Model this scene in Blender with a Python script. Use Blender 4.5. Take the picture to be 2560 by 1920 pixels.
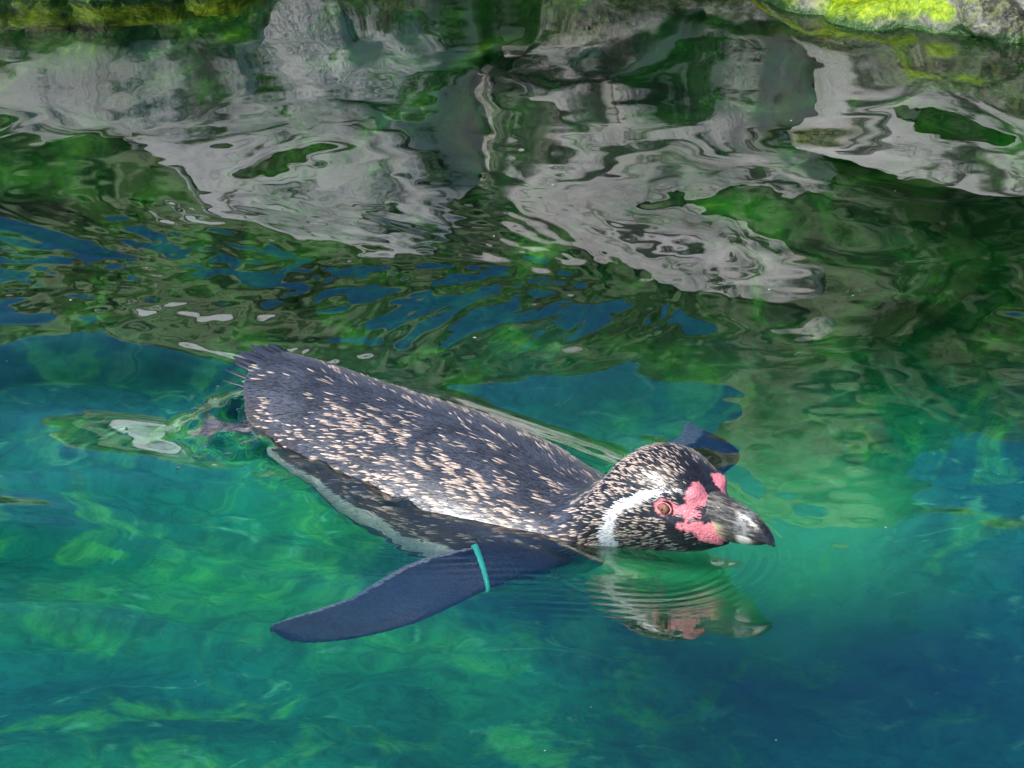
import bpy, bmesh, math, random
import numpy as np
from mathutils import Vector, Matrix

random.seed(7)
sc = bpy.context.scene
for o in list(bpy.data.objects):
    bpy.data.objects.remove(o)

# ------------------------------------------------------------------ camera
PITCH = math.radians(22.0)
DIST = 4.5
cam_d = bpy.data.cameras.new('camera')
cam = bpy.data.objects.new('camera', cam_d)
sc.collection.objects.link(cam)
cam.location = (0, -DIST * math.cos(PITCH), DIST * math.sin(PITCH))
cam.rotation_euler = (math.pi / 2 - PITCH, 0, 0)
cam_d.angle = 2 * math.atan(0.425 / DIST)
cam_d.clip_end = 2000
sc.camera = cam

# ------------------------------------------------------------------ sky, sun, exposure
SUN_EL, SUN_AZ = math.radians(50), math.radians(224)      # azimuth clockwise from +Y
world = bpy.data.worlds.new('World')
sc.world = world
world.use_nodes = True
wn = world.node_tree
sky = wn.nodes.new('ShaderNodeTexSky')
sky.sky_type = 'NISHITA'
sky.sun_disc = False
sky.sun_elevation = SUN_EL
sky.sun_rotation = SUN_AZ
sky.air_density = 1.0
sky.dust_density = 0.0
sky.ozone_density = 4.0
sky.altitude = 2500
hs = wn.nodes.new('ShaderNodeHueSaturation')
hs.inputs['Saturation'].default_value = 1.22
wn.links.new(sky.outputs[0], hs.inputs['Color'])
wn.links.new(hs.outputs[0], wn.nodes['Background'].inputs[0])
wn.nodes['Background'].inputs[1].default_value = 0.11
sun_d = bpy.data.lights.new('sun', 'SUN')
sun_d.energy = 4.2
sun_d.angle = math.radians(0.5)
sun_d.color = (1.0, 0.95, 0.87)
sun = bpy.data.objects.new('sun', sun_d)
sc.collection.objects.link(sun)
sdir = Vector((math.sin(SUN_AZ) * math.cos(SUN_EL), math.cos(SUN_AZ) * math.cos(SUN_EL), math.sin(SUN_EL)))
sun.rotation_euler = sdir.to_track_quat('Z', 'Y').to_euler()
sun.location = sdir * 20
sc.view_settings.view_transform = 'Standard'
sc.view_settings.look = 'None'
sc.view_settings.exposure = 0.62
sc.view_settings.gamma = 1.0
sc.cycles.max_bounces = 10
sc.cycles.transmission_bounces = 8
sc.cycles.glossy_bounces = 5
sc.cycles.use_denoising = True

# ------------------------------------------------------------------ numpy helpers
def _h(i, j, k, s):
    n = (i * 374761393 + j * 668265263 + k * 2147483647 + s * 1274126177) & 0xffffffff
    n = ((n ^ (n >> 13)) * 1274126177) & 0xffffffff
    n = ((n ^ (n >> 16)) * 2246822519) & 0xffffffff
    return ((n ^ (n >> 15)) & 0xffffff) / float(0xffffff)

def noise(x, y, z=0.0, seed=0):
    x, y, z = np.broadcast_arrays(np.asarray(x, float), np.asarray(y, float), np.asarray(z, float))
    i, j, k = np.floor(x).astype(np.int64), np.floor(y).astype(np.int64), np.floor(z).astype(np.int64)
    fx, fy, fz = x - i, y - j, z - k
    q = lambda t: t * t * t * (t * (6 * t - 15) + 10)
    ux, uy, uz = q(fx), q(fy), q(fz)
    L = lambda a, b, t: a + (b - a) * t
    c = lambda a, b, d: _h(i + a, j + b, k + d, seed)
    v = L(L(L(c(0,0,0), c(1,0,0), ux), L(c(0,1,0), c(1,1,0), ux), uy),
          L(L(c(0,0,1), c(1,0,1), ux), L(c(0,1,1), c(1,1,1), ux), uy), uz)
    return v * 2 - 1

def fbm(x, y, z=0.0, seed=0, oct=4, gain=0.5):
    a, f, t = 1.0, 1.0, 0.0
    for o in range(oct):
        t = t + a * noise(x * f, y * f, z * f if not np.isscalar(z) else z * f, seed + o * 17)
        a *= gain
        f *= 2.03
    return t

def sstep(a, b, x):
    t = np.clip((x - a) / (b - a), 0, 1)
    return t * t * (3 - 2 * t)

def mesh(name, V, Fq, mat=None, parent=None, smooth=True, attrs=None):
    V = np.asarray(V, np.float32)
    Fq = np.asarray(Fq, np.int32)
    me = bpy.data.meshes.new(name)
    n, k = Fq.shape
    me.vertices.add(len(V)); me.vertices.foreach_set('co', V.ravel())
    me.loops.add(n * k); me.loops.foreach_set('vertex_index', Fq.ravel())
    me.polygons.add(n)
    me.polygons.foreach_set('loop_start', np.arange(0, n * k, k, dtype=np.int32))
    me.update(calc_edges=True)
    me.validate()
    if smooth:
        me.polygons.foreach_set('use_smooth', np.ones(len(me.polygons), bool))
    for nm, ar in (attrs or {}).items():
        ar = np.asarray(ar, np.float32)
        if ar.ndim == 1:
            at = me.attributes.new(nm, 'FLOAT', 'POINT'); at.data.foreach_set('value', ar)
        elif ar.shape[1] == 3:
            at = me.attributes.new(nm, 'FLOAT_VECTOR', 'POINT'); at.data.foreach_set('vector', ar.ravel())
        else:
            at = me.attributes.new(nm, 'FLOAT_COLOR', 'POINT'); at.data.foreach_set('color', ar.ravel())
    if mat:
        me.materials.append(mat)
    o = bpy.data.objects.new(name, me)
    sc.collection.objects.link(o)
    if parent:
        o.parent = parent
    return o

def gridfaces(nu, nv, wrap=False):
    i = np.arange(nu * nv).reshape(nu, nv)
    if wrap:
        i = np.concatenate([i, i[:, :1]], 1)
    return np.stack([i[:-1, :-1], i[1:, :-1], i[1:, 1:], i[:-1, 1:]], -1).reshape(-1, 4)

def tag(o, label=None, cat=None, group=None, kind=None):
    for k, v in (('label', label), ('category', cat), ('group', group), ('kind', kind)):
        if v:
            o[k] = v
    return o

# ------------------------------------------------------------------ material helpers
def mat(name):
    m = bpy.data.materials.new(name)
    m.use_nodes = True
    nt = m.node_tree
    return m, nt, nt.nodes['Principled BSDF'], nt.nodes['Material Output']

class NT:
    def __init__(s, nt): s.nt = nt
    def n(s, t, **kw):
        nd = s.nt.nodes.new('ShaderNode' + t)
        for k, v in kw.items():
            if k.startswith('i_'):
                key = k[2:]
                key = int(key) if key.isdigit() else key.replace('_', ' ')
                s.put(nd.inputs[key], v)
            else:
                setattr(nd, k, v)
        return nd
    def put(s, sock, v):
        if isinstance(v, bpy.types.NodeSocket): s.nt.links.new(v, sock)
        else: sock.default_value = v
    def noise(s, vec, scale, detail=4, rough=0.55, dist=0.0):
        nd = s.n('TexNoise', i_Scale=scale, i_Detail=detail, i_Roughness=rough, i_Distortion=dist)
        if vec is not None: s.put(nd.inputs['Vector'], vec)
        return nd.outputs['Fac']
    def ramp(s, fac, stops):
        nd = s.n('ValToRGB'); s.put(nd.inputs[0], fac)
        el = nd.color_ramp.elements
        while len(el) < len(stops): el.new(0.5)
        for e, (p, c) in zip(el, stops):
            e.position = p; e.color = c if len(c) == 4 else (*c, 1)
        return nd.outputs[0]
    def mr(s, v, a, b, c=0.0, d=1.0):
        return s.n('MapRange', i_0=v, i_1=a, i_2=b, i_3=c, i_4=d, interpolation_type='SMOOTHSTEP').outputs[0]
    def mix(s, f, a, b, mode='MIX'):
        nd = s.n('Mix', data_type='RGBA', blend_type=mode)
        s.put(nd.inputs[0], f)
        s.put(nd.inputs[6], a if isinstance(a, bpy.types.NodeSocket) else (*a[:3], 1))
        s.put(nd.inputs[7], b if isinstance(b, bpy.types.NodeSocket) else (*b[:3], 1))
        return nd.outputs[2]
    def math(s, op, a, b=0.0):
        nd = s.n('Math', operation=op); s.put(nd.inputs[0], a); s.put(nd.inputs[1], b)
        return nd.outputs[0]
    def map(s, vec, scale=(1,1,1), rot=(0,0,0), loc=(0,0,0)):
        nd = s.n('Mapping'); s.put(nd.inputs[0], vec)
        nd.inputs['Scale'].default_value = scale; nd.inputs['Rotation'].default_value = rot; nd.inputs['Location'].default_value = loc
        return nd.outputs[0]
    def bump(s, h, strength, dist, base=None):
        nd = s.n('Bump', i_Strength=strength, i_Distance=dist); s.put(nd.inputs['Height'], h)
        if base is not None: s.put(nd.inputs['Normal'], base)
        return nd.outputs[0]

# ------------------------------------------------------------------ materials: setting
def make_water_mat():
    m, nt, b, out = mat('water')
    nt.nodes.remove(b); T = NT(nt)
    fr = T.n('Fresnel', i_IOR=1.72)
    gl = T.n('BsdfGlossy', i_Roughness=0.0)
    gl.inputs['Color'].default_value = (1, 1, 1, 1)
    rf = T.n('BsdfRefraction', i_Roughness=0.0, i_IOR=1.33)
    rf.inputs['Color'].default_value = (1, 1, 1, 1)
    mx = T.n('MixShader')
    T.put(mx.inputs[0], fr.outputs[0]); T.put(mx.inputs[1], rf.outputs[0]); T.put(mx.inputs[2], gl.outputs[0])
    T.put(out.inputs['Surface'], mx.outputs[0])
    va = T.n('VolumeAbsorption', i_Density=1.0)
    va.inputs['Color'].default_value = (0, 0, 0, 1)
    va.inputs['Color'].default_value = (0.0, 0.90, 0.86, 1)
    va.inputs['Density'].default_value = 1.7
    T.put(out.inputs['Volume'], va.outputs[0])
    return m

def make_floor_mat():
    m, nt, b, out = mat('pool_floor'); T = NT(nt)
    P = T.n('NewGeometry').outputs['Position']
    sep = T.n('SeparateXYZ', i_0=P); px, py = sep.outputs[0], sep.outputs[1]
    n1 = T.noise(P, 2.4, 3, 0.5, 0.8)
    n2 = T.noise(T.map(P, (1.2, 0.8, 1), loc=(4, 2, 1)), 9, 4, 0.55, 1.2)
    n3 = T.noise(P, 34, 4, 0.6, 0.6)
    tone = T.math('SUBTRACT', n1, T.mr(px, 0.0, 0.5, 0.0, 0.09))
    base = T.ramp(tone, [(0.24, (0.02, 0.13, 0.19)), (0.38, (0.04, 0.24, 0.20)), (0.52, (0.06, 0.31, 0.18)), (0.68, (0.15, 0.42, 0.14))])
    f = T.mr(T.math('SUBTRACT', n2, T.mr(px, 0.0, 0.5, 0.0, 0.06)), 0.48, 0.66)
    algae = T.ramp(n3, [(0.35, (0.16, 0.46, 0.10)), (0.62, (0.58, 0.72, 0.16))])
    c = T.mix(T.math('MULTIPLY', f, 0.85), base, algae)
    pale = T.mr(T.noise(T.map(P, (1, 1.5, 1), loc=(1, 7, 3)), 14, 3, 0.55, 1.4), 0.585, 0.74)
    c = T.mix(T.math('MULTIPLY', pale, 0.85), c, (0.72, 0.74, 0.40))
    c = T.mix(0.8, c, T.mix(1.0, c, T.ramp(T.noise(P, 42, 6, 0.7, 0.8), [(0.36, (0.45, 0.5, 0.5)), (0.62, (1.25, 1.2, 1.1))]), 'MULTIPLY'))
    # pale yellow-green patch painted on the floor, and a dark blue hollow
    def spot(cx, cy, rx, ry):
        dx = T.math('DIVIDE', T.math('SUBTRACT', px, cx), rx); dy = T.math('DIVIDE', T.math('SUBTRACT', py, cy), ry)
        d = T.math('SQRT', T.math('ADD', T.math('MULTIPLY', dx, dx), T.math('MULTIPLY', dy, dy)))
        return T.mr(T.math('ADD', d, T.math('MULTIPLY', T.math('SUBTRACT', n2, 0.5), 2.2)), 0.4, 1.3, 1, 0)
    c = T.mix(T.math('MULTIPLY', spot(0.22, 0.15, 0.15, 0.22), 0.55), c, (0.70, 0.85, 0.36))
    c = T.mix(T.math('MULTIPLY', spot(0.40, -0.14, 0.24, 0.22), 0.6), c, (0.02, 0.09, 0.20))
    # dark green weed carpet close to the bank
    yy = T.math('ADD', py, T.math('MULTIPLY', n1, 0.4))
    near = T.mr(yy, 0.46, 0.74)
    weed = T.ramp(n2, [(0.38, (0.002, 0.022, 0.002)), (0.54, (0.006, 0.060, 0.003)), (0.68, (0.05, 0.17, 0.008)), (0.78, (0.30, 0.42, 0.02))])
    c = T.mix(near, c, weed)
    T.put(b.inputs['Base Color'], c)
    b.inputs['Roughness'].default_value = 0.9
    b.inputs['Specular IOR Level'].default_value = 0.1
    T.put(b.inputs['Normal'], T.bump(n3, 0.25, 0.01))
    return m

def make_rock_mat(name, tint, seed, algae_hi, moss=0.57, face=0.42):
    m, nt, b, out = mat(name); T = NT(nt)
    g = T.n('NewGeometry'); P = g.outputs['Position']
    Q = T.map(P, loc=(seed * 3.1, seed * 1.7, seed * 0.9))
    n1 = T.noise(Q, 7, 7, 0.62, 0.3)
    n2 = T.noise(Q, 22, 6, 0.65, 0.4)
    n3 = T.noise(Q, 130, 4, 0.6)
    n4 = T.noise(T.map(Q, (1, 1, 2.6), rot=(0.2, 0.5, 0)), 7, 6, 0.66, 0.8)
    g0 = [tint[0], tint[1], tint[2]]
    c = T.ramp(n1, [(0.30, (g0[0] * .62, g0[1] * .60, g0[2] * .60)), (0.48, g0), (0.62, (g0[0] * 1.25, g0[1] * 1.25, g0[2] * 1.28)), (0.78, (g0[0] * 1.3, g0[1] * 1.08, g0[2] * 0.92))])
    c = T.mix(T.mr(n2, 0.40, 0.62, 0.0, 0.35), c, (g0[0] * 1.4, g0[1] * 1.36, g0[2] * 1.34))
    # dark lichen stain
    c = T.mix(T.mr(n4, 0.51, 0.60, 0, 0.95), c, (0.022, 0.026, 0.020))
    # moss in patches
    c = T.mix(T.mr(T.noise(T.map(Q, loc=(9, 4, 2)), 9, 6, 0.65, 0.5), moss - 0.01, moss + 0.09, 0, 0.88), c, (0.030, 0.070, 0.010))
    # cracks
    vo = T.n('TexVoronoi', feature='DISTANCE_TO_EDGE', i_Scale=3.4)
    wq = T.mix(0.16, Q, T.n('TexNoise', i_Scale=6.0, i_Detail=5.0, i_Vector=Q).outputs['Color'])
    T.put(vo.inputs['Vector'], wq)
    crack = T.mr(vo.outputs['Distance'], 0.008, 0.050, 1, 0)
    c = T.mix(T.math('MULTIPLY', crack, 0.9), c, (0.016, 0.017, 0.015))
    # white lichen / lime spots
    c = T.mix(T.mr(T.noise(T.map(Q, loc=(2, 8, 5)), 16, 4, 0.6, 0.3), 0.70, 0.75, 0, 0.8), c, (0.62, 0.60, 0.57))
    # splash zone algae by real height over the waterline
    sep = T.n('SeparateXYZ', i_0=P)
    z = T.math('ADD', sep.outputs[2], T.math('MULTIPLY', T.math('SUBTRACT', n2, 0.5), 0.05))
    z2 = T.math('ADD', sep.outputs[2], T.math('MULTIPLY', T.math('SUBTRACT', n1, 0.5), 0.07))
    wet = T.mr(z2, algae_hi + 0.012, algae_hi + 0.045, 1, 0)
    speck = T.mr(n3, 0.42, 0.58)
    c = T.mix(T.math('MULTIPLY', wet, 0.8), c, T.mix(speck, (0.03, 0.035, 0.018), (0.16, 0.17, 0.07)))
    nzv = T.n('SeparateXYZ', i_0=g.outputs['Normal']).outputs[2]
    alg = T.math('MULTIPLY', T.mr(z, algae_hi - 0.004, algae_hi + 0.012, 1, 0), T.mr(T.math('ADD', nzv, T.math('MULTIPLY', T.math('SUBTRACT', n2, 0.5), 0.5)), face, face + 0.24))
    yg = T.ramp(n3, [(0.35, (0.10, 0.19, 0.006)), (0.55, (0.28, 0.40, 0.010)), (0.7, (0.46, 0.52, 0.03))])
    c = T.mix(alg, c, yg)
    low = T.mr(z, 0.004, 0.016, 1, 0)
    c = T.mix(low, c, T.ramp(n2, [(0.35, (0.008, 0.030, 0.006)), (0.6, (0.03, 0.10, 0.012)), (0.75, (0.14, 0.24, 0.02))]))
    T.put(b.inputs['Base Color'], c)
    T.put(b.inputs['Roughness'], T.mix(wet, (0.85, 0.85, 0.85), (0.35, 0.35, 0.35)))
    b.inputs['Specular IOR Level'].default_value = 0.35
    h = T.math('ADD', T.math('MULTIPLY', n2, 1.0), T.math('MULTIPLY', n3, 0.35))
    h = T.math('SUBTRACT', h, T.math('MULTIPLY', crack, 0.9))
    T.put(b.inputs['Normal'], T.bump(h, 0.8, 0.012))
    return m

def make_ground_mat():
    m, nt, b, out = mat('ground'); T = NT(nt)
    P = T.n('NewGeometry').outputs['Position']
    c = T.ramp(T.noise(P, 4, 8, 0.7), [(0.35, (0.10, 0.08, 0.055)), (0.55, (0.20, 0.17, 0.12)), (0.7, (0.07, 0.10, 0.03))])
    T.put(b.inputs['Base Color'], c); b.inputs['Roughness'].default_value = 0.95
    T.put(b.inputs['Normal'], T.bump(T.noise(P, 60, 5, 0.7), 0.6, 0.02))
    return m

M_WATER = make_water_mat()
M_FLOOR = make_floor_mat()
M_GROUND = make_ground_mat()

# ------------------------------------------------------------------ penguin frame (needed by the water's wake)
PEN_O = np.array([-0.040, -0.184])
PEN_YAW = math.radians(-41.0)
PD = np.array([math.cos(PEN_YAW), math.sin(PEN_YAW)])
PL = np.array([-PD[1], PD[0]])

def w2p(x, y):
    dx, dy = x - PEN_O[0], y - PEN_O[1]
    return dx * PD[0] + dy * PD[1], dx * PL[0] + dy * PL[1]

# ------------------------------------------------------------------ water surface
def wave(x, y):
    h = np.zeros_like(x)
    rng = np.random.RandomState(3)
    calm = 0.30 + 0.70 * sstep(-0.45, 0.15, y)
    # long gentle swell
    for k in range(7):
        lam = rng.uniform(0.20, 0.46); th = rng.uniform(0, math.pi); ph = rng.uniform(0, 6.28)
        sl = 0.016
        h += calm * sl * lam / 6.283 * np.sin(6.283 / lam * (x * math.cos(th) + y * math.sin(th)) + ph)
    # domain warp for the broken reflections
    wx = x + 0.06 * noise(x * 4, y * 4, 0, 11); wy = y + 0.06 * noise(x * 5, y * 5, 0, 12)
    left = sstep(0.30, -0.10, x) * sstep(-0.06, 0.14, y)
    mid = sstep(-0.06, 0.12, y) * sstep(1.2, 0.5, y)
    right = sstep(-0.10, 0.20, x) * sstep(-0.10, 0.10, y)
    # smooth lumps on the right, drawn out diagonally
    c, s = math.cos(-0.7), math.sin(-0.7)
    u, v = wx * c - wy * s, wx * s + wy * c
    h += right * 0.0060 * noise(wx * 6.5, wy * 4.2, 0.3, 21)
    h += right * 0.0009 * noise(wx * 15, wy * 10, 0.3, 22)
    # chop on the left and the middle
    h += left * 0.0030 * noise(wx * 7.5, wy * 4.4, 0.1, 31)
    h += left * mid * 0.0007 * noise(wx * 22 + 3, wy * 13, 0.6, 32)
    fine = left * sstep(-0.08, 0.06, y) * sstep(0.62, 0.25, y)
    h += fine * 0.00042 * noise(wx * 50, wy * 34, 0.2, 33)
    h += fine * 0.00014 * noise(wx * 100, wy * 75, 0.2, 34)
    # wake: long crests trailing off behind the tail
    px, py = w2p(x, y)
    wk = sstep(0.02, -0.20, x) * sstep(-0.56, -0.34, y) * sstep(0.16, 0.0, y)
    yy = y + 0.12 * x + 0.07 * noise(x * 6 + 2, y * 4, 0, 41)
    h += wk * 0.0130 * noise(x * 4.2 + 7, yy * 8.5, 0.4, 43)
    h += wk * 0.0011 * noise(x * 8, yy * 30, 0, 42)
    # rings round the chin and bill
    r = np.hypot(x - 0.105, y + 0.355)
    ang = np.arctan2(y + 0.355, x - 0.105)
    ring = np.exp(-((r - 0.080) / 0.026) ** 2) * (0.45 + 0.9 * sstep(1.7, 0.6, np.abs(ang + 0.1))) * sstep(3.0, 2.0, np.abs(ang + 0.5))
    h += 0.00026 * ring * np.sin(6.283 * r / 0.0095 + 0.8 * noise(x * 10, y * 10, 0, 5))
    # ripples alongside the near flank and over the root of the flipper
    fl = np.exp(-((-py - 0.125) / 0.035) ** 2) * sstep(-0.02, 0.08, px) * sstep(0.30, 0.22, px)
    h += 0.00020 * fl * np.sin(6.283 / 0.012 * (y + 0.06 * x) + 1.2 * noise(x * 14, y * 14, 0, 7))
    fl = np.exp(-((py - 0.11) / 0.04) ** 2) * sstep(0.0, 0.1, px) * sstep(0.30, 0.22, px)
    h += 0.0011 * fl * noise(x * 34, y * 24, 0, 8)
    r = np.hypot(x - 0.165, y + 0.400)
    # water pushed up along the body
    bw = 0.085 * np.clip(1 - ((px - 0.02) / 0.27) ** 2, 0, 1) ** 0.5
    d = np.abs(py) - bw
    h += 0.0045 * np.exp(-(d / 0.022) ** 2) * sstep(-0.24, -0.1, px) * sstep(0.33, 0.2, px)
    h += 0.0015 * np.exp(-(r / 0.035) ** 2)
    flank = np.exp(-((-py - bw - 0.010) / 0.030) ** 2) * sstep(-0.23, -0.18, px) * sstep(0.10, 0.0, px)
    h += flank * (0.0015 + 0.0048 * noise(x * 32, y * 26, 0, 53) + 0.0020 * noise(x * 85, y * 60, 0, 54))
    # churned water washing over the tail
    tx, ty = -0.218, -0.088
    tr = np.exp(-(((x - tx) / 0.042) ** 2 + ((y - ty) / 0.062) ** 2) ** 1.5)
    qx = x + 0.012 * noise(x * 30, y * 30, 0, 55); qy = y + 0.016 * noise(x * 30, y * 30, 0, 56)
    h += tr * (0.013 + 0.012 * noise(qx * 40, qy * 24, 0, 51) + 0.0045 * noise(qx * 90, qy * 50, 0, 52))
    # faint surface relief
    h += 0.00012 * noise(x * 40, y * 40, 0, 61)
    return h

def graded(lo, hi, step, far_lo, far_hi):
    core = np.arange(lo, hi + step / 2, step)
    def out(start, end, sgn):
        r, p, s = [], start, step
        while (end - p) * sgn > 0:
            s *= 1.16; p += sgn * s; r.append(p)
        return r
    return np.array(out(lo, far_lo, -1)[::-1] + core.tolist() + out(hi, far_hi, 1))

gx = graded(-0.52, 0.52, 0.0022, -14, 14)
gy = graded(-0.76, 1.10, 0.0024, -14, 1.9)
X, Y = np.meshgrid(gx, gy, indexing='ij')
Z = wave(X, Y) * np.exp(-np.maximum(0, np.hypot(X, Y) - 1.3) ** 2 * 0.1)
water = mesh('water', np.stack([X, Y, Z], -1).reshape(-1, 3), gridfaces(len(gx), len(gy)), M_WATER)
tag(water, kind='structure')

# pool floor
fx = graded(-1.2, 1.2, 0.02, -14.5, 14.5); fy = graded(-1.2, 1.2, 0.02, -14.5, 2.2)
X, Y = np.meshgrid(fx, fy, indexing='ij')
Z = -0.55 + 0.05 * fbm(X * 2.0, Y * 2.0, 0, 71, 3) + 0.012 * fbm(X * 9, Y * 9, 0, 72, 3)
Z = Z - 0.25 * sstep(0.0, 0.5, X) * sstep(0.2, -0.5, Y)
Z = Z * (1 - sstep(0.15, 1.15, Y)) + (-0.06 + 0.03 * fbm(X * 5, Y * 5, 0, 73, 3)) * sstep(0.15, 1.15, Y)
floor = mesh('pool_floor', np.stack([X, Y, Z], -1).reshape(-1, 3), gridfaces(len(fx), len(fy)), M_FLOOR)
tag(floor, kind='structure')

# ground behind the bank, out to the horizon
gx2 = graded(-3, 3, 0.12, -600, 600); gy2 = graded(1.55, 4, 0.12, 1.5, 900)
X, Y = np.meshgrid(gx2, gy2, indexing='ij')
Z = np.minimum(0.24 + 0.04 * fbm(X * 2, Y * 2, 0, 81, 4), 0.3) - 0.5 * sstep(1.6, 1.5, Y)
ground = mesh('ground', np.stack([X, Y, Z], -1).reshape(-1, 3), gridfaces(len(gx2), len(gy2)), M_GROUND)
tag(ground, kind='structure')

# ------------------------------------------------------------------ boulders
def boulder(name, cx, cy, cz, sx, sy, sz, seed, material, rotz=0.0):
    rng = np.random.RandomState(seed)
    nu, nv = 110, 200
    th = np.linspace(0.001, math.pi - 0.001, nu); ph = np.linspace(0, 2 * math.pi, nv, endpoint=False)
    TH, PH = np.meshgrid(th, ph, indexing='ij')
    d = np.stack([np.sin(TH) * np.cos(PH), np.sin(TH) * np.sin(PH), np.cos(TH)], -1)
    pl = rng.normal(size=(26, 3)); pl /= np.linalg.norm(pl, axis=1)[:, None]
    of = rng.uniform(0.78, 1.0, 26)
    k = 16.0
    den = np.maximum(np.einsum('ijk,lk->ijl', d, pl), 0.0) / of
    r = 1.0 / (np.power(np.sum(den ** k, -1), 1 / k) + 1e-6)
    r = np.minimum(r, 1.3)
    p = d * r[..., None]
    q = p * np.array([sx, sy, sz])
    nz = 0.020 * fbm(q[..., 0] * 9 + seed, q[..., 1] * 9, q[..., 2] * 9, seed, 5, 0.55)
    ridge = -0.018 * np.clip(1 - np.abs(fbm(q[..., 0] * 5 + seed * 2, q[..., 1] * 5, q[..., 2] * 7, seed + 3, 3)) * 7, 0, 1)
    q = q + d * (nz + ridge)[..., None]
    c, s = math.cos(rotz), math.sin(rotz)
    q = np.stack([q[..., 0] * c - q[..., 1] * s, q[..., 0] * s + q[..., 1] * c, q[..., 2]], -1)
    o = mesh(name, q.reshape(-1, 3), gridfaces(nu, nv, True), material)
    o.location = (cx, cy, cz)
    return o

RM = [make_rock_mat('rock_grey', (0.56, 0.545, 0.54), 1, 0.020),
      make_rock_mat('rock_pink_grey', (0.58, 0.53, 0.51), 2, 0.020),
      make_rock_mat('rock_light', (0.60, 0.585, 0.575), 3, 0.020),
      make_rock_mat('rock_algae', (0.54, 0.52, 0.49), 4, 0.050),
      make_rock_mat('rock_moss', (0.19, 0.23, 0.14), 5, 0.020, moss=0.47),
      make_rock_mat('rock_fringe', (0.40, 0.40, 0.38), 6, 0.032, face=-0.3)]
G1, G2 = 'boulders along the waterline', 'boulders topping the bank'
# x, y, z, half sizes, seed, material, label
rocks = [
    (0.62, 1.21, -0.01, 0.36, 0.34, 0.26, 101, 3, 'pale boulder with a bright yellow-green algae band sloping into the water', G1),
    (-0.62, 1.20, 0.00, 0.36, 0.22, 0.26, 102, 5, 'low boulder with yellow-green algae fringe beside dark green water', G1),
    (-0.22, 1.32, 0.08, 0.26, 0.22, 0.34, 103, 0, 'plain grey boulder between the algae-fringed boulder and the pinkish boulder', G1),
    (0.16, 1.34, 0.08, 0.26, 0.22, 0.36, 104, 1, 'pinkish grey boulder between the plain grey and the algae-banded boulder', G1),
    (-1.15, 1.27, 0.04, 0.34, 0.24, 0.32, 105, 0, 'grey boulder past the algae-fringed boulder along the waterline', G1),
    (1.12, 1.25, 0.04, 0.34, 0.26, 0.34, 106, 2, 'light grey boulder next past the algae-banded boulder along the waterline', G1),
    (1.70, 1.30, 0.02, 0.36, 0.28, 0.34, 107, 2, 'light grey boulder ending the waterline row past the algae-banded boulder', G1),
    (-1.75, 1.32, 0.02, 0.38, 0.28, 0.30, 108, 1, 'pinkish boulder ending the waterline row past the algae-fringed boulder', G1),
    (-0.46, 1.46, 0.25, 0.30, 0.20, 0.22, 109, 4, 'mossy boulder perched behind the algae-fringed boulder', G2),
    (-0.06, 1.50, 0.36, 0.28, 0.20, 0.25, 110, 4, 'mossy boulder perched behind the plain grey waterline boulder', G2),
    (0.36, 1.46, 0.44, 0.30, 0.22, 0.28, 111, 4, 'mossy boulder perched behind the pinkish grey waterline boulder', G2),
    (0.82, 1.46, 0.46, 0.34, 0.22, 0.34, 112, 4, 'tall mossy boulder perched behind the algae-banded boulder', G2),
    (-0.92, 1.46, 0.17, 0.30, 0.22, 0.18, 113, 4, 'low mossy boulder beside the one behind the algae-fringed boulder', G2),
    (1.40, 1.50, 0.38, 0.40, 0.24, 0.32, 114, 4, 'broad mossy boulder beside the tall mossy one', G2),
    (-1.50, 1.50, 0.24, 0.40, 0.24, 0.20, 115, 4, 'broad low mossy boulder ending the upper row', G2),
]
for x, y, z, a, b_, c, sd, mi, lab, grp in rocks:
    tag(boulder('boulder', x, y, z, a, b_, c, sd, RM[mi], (sd * 0.37) % 0.8 - 0.4), lab, 'boulder', grp)

# ------------------------------------------------------------------ penguin
pen = bpy.data.objects.new('penguin', None)
sc.collection.objects.link(pen)
pen.location = (PEN_O[0], PEN_O[1], 0)
pen.rotation_euler = (0, 0, PEN_YAW)
pen.empty_display_size = 0.1
tag(pen, 'speckled black and white penguin swimming at the surface with pink face skin', 'penguin')

def interp(xs, ys, x):
    # smooth (Catmull-Rom style) interpolation
    xs, ys = np.array(xs, float), np.array(ys, float)
    m = np.gradient(ys, xs)
    i = np.clip(np.searchsorted(xs, x) - 1, 0, len(xs) - 2)
    h = xs[i + 1] - xs[i]; t = (x - xs[i]) / h
    return ((2*t**3 - 3*t**2 + 1) * ys[i] + (t**3 - 2*t**2 + t) * h * m[i] + (-2*t**3 + 3*t**2) * ys[i+1] + (t**3 - t**2) * h * m[i+1])

# stations: x, y centre, z centre, half width, half height
ST = np.array([
    (-0.208, -0.002, 0.036, 0.026, 0.009),
    (-0.192, -0.004, 0.020, 0.042, 0.026),
    (-0.160, -0.005, 0.003, 0.056, 0.044),
    (-0.120, -0.005, -0.010, 0.069, 0.054),
    (-0.060, -0.005, -0.027, 0.083, 0.070),
    (0.000, -0.005, -0.040, 0.091, 0.083),
    (0.060, -0.006, -0.048, 0.091, 0.085),
    (0.110, -0.006, -0.048, 0.082, 0.076),
    (0.140, -0.005, -0.034, 0.068, 0.062),
    (0.163, -0.004, -0.004, 0.055, 0.050),
    (0.186, -0.003, 0.024, 0.0460, 0.046),
    (0.210, -0.003, 0.0355, 0.0410, 0.0435),
    (0.232, -0.004, 0.0385, 0.0365, 0.0390),
    (0.252, -0.006, 0.0370, 0.0285, 0.0310),
    (0.268, -0.008, 0.0345, 0.0190, 0.0215),
    (0.280, -0.009, 0.0330, 0.0115, 0.0140),
])
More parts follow.
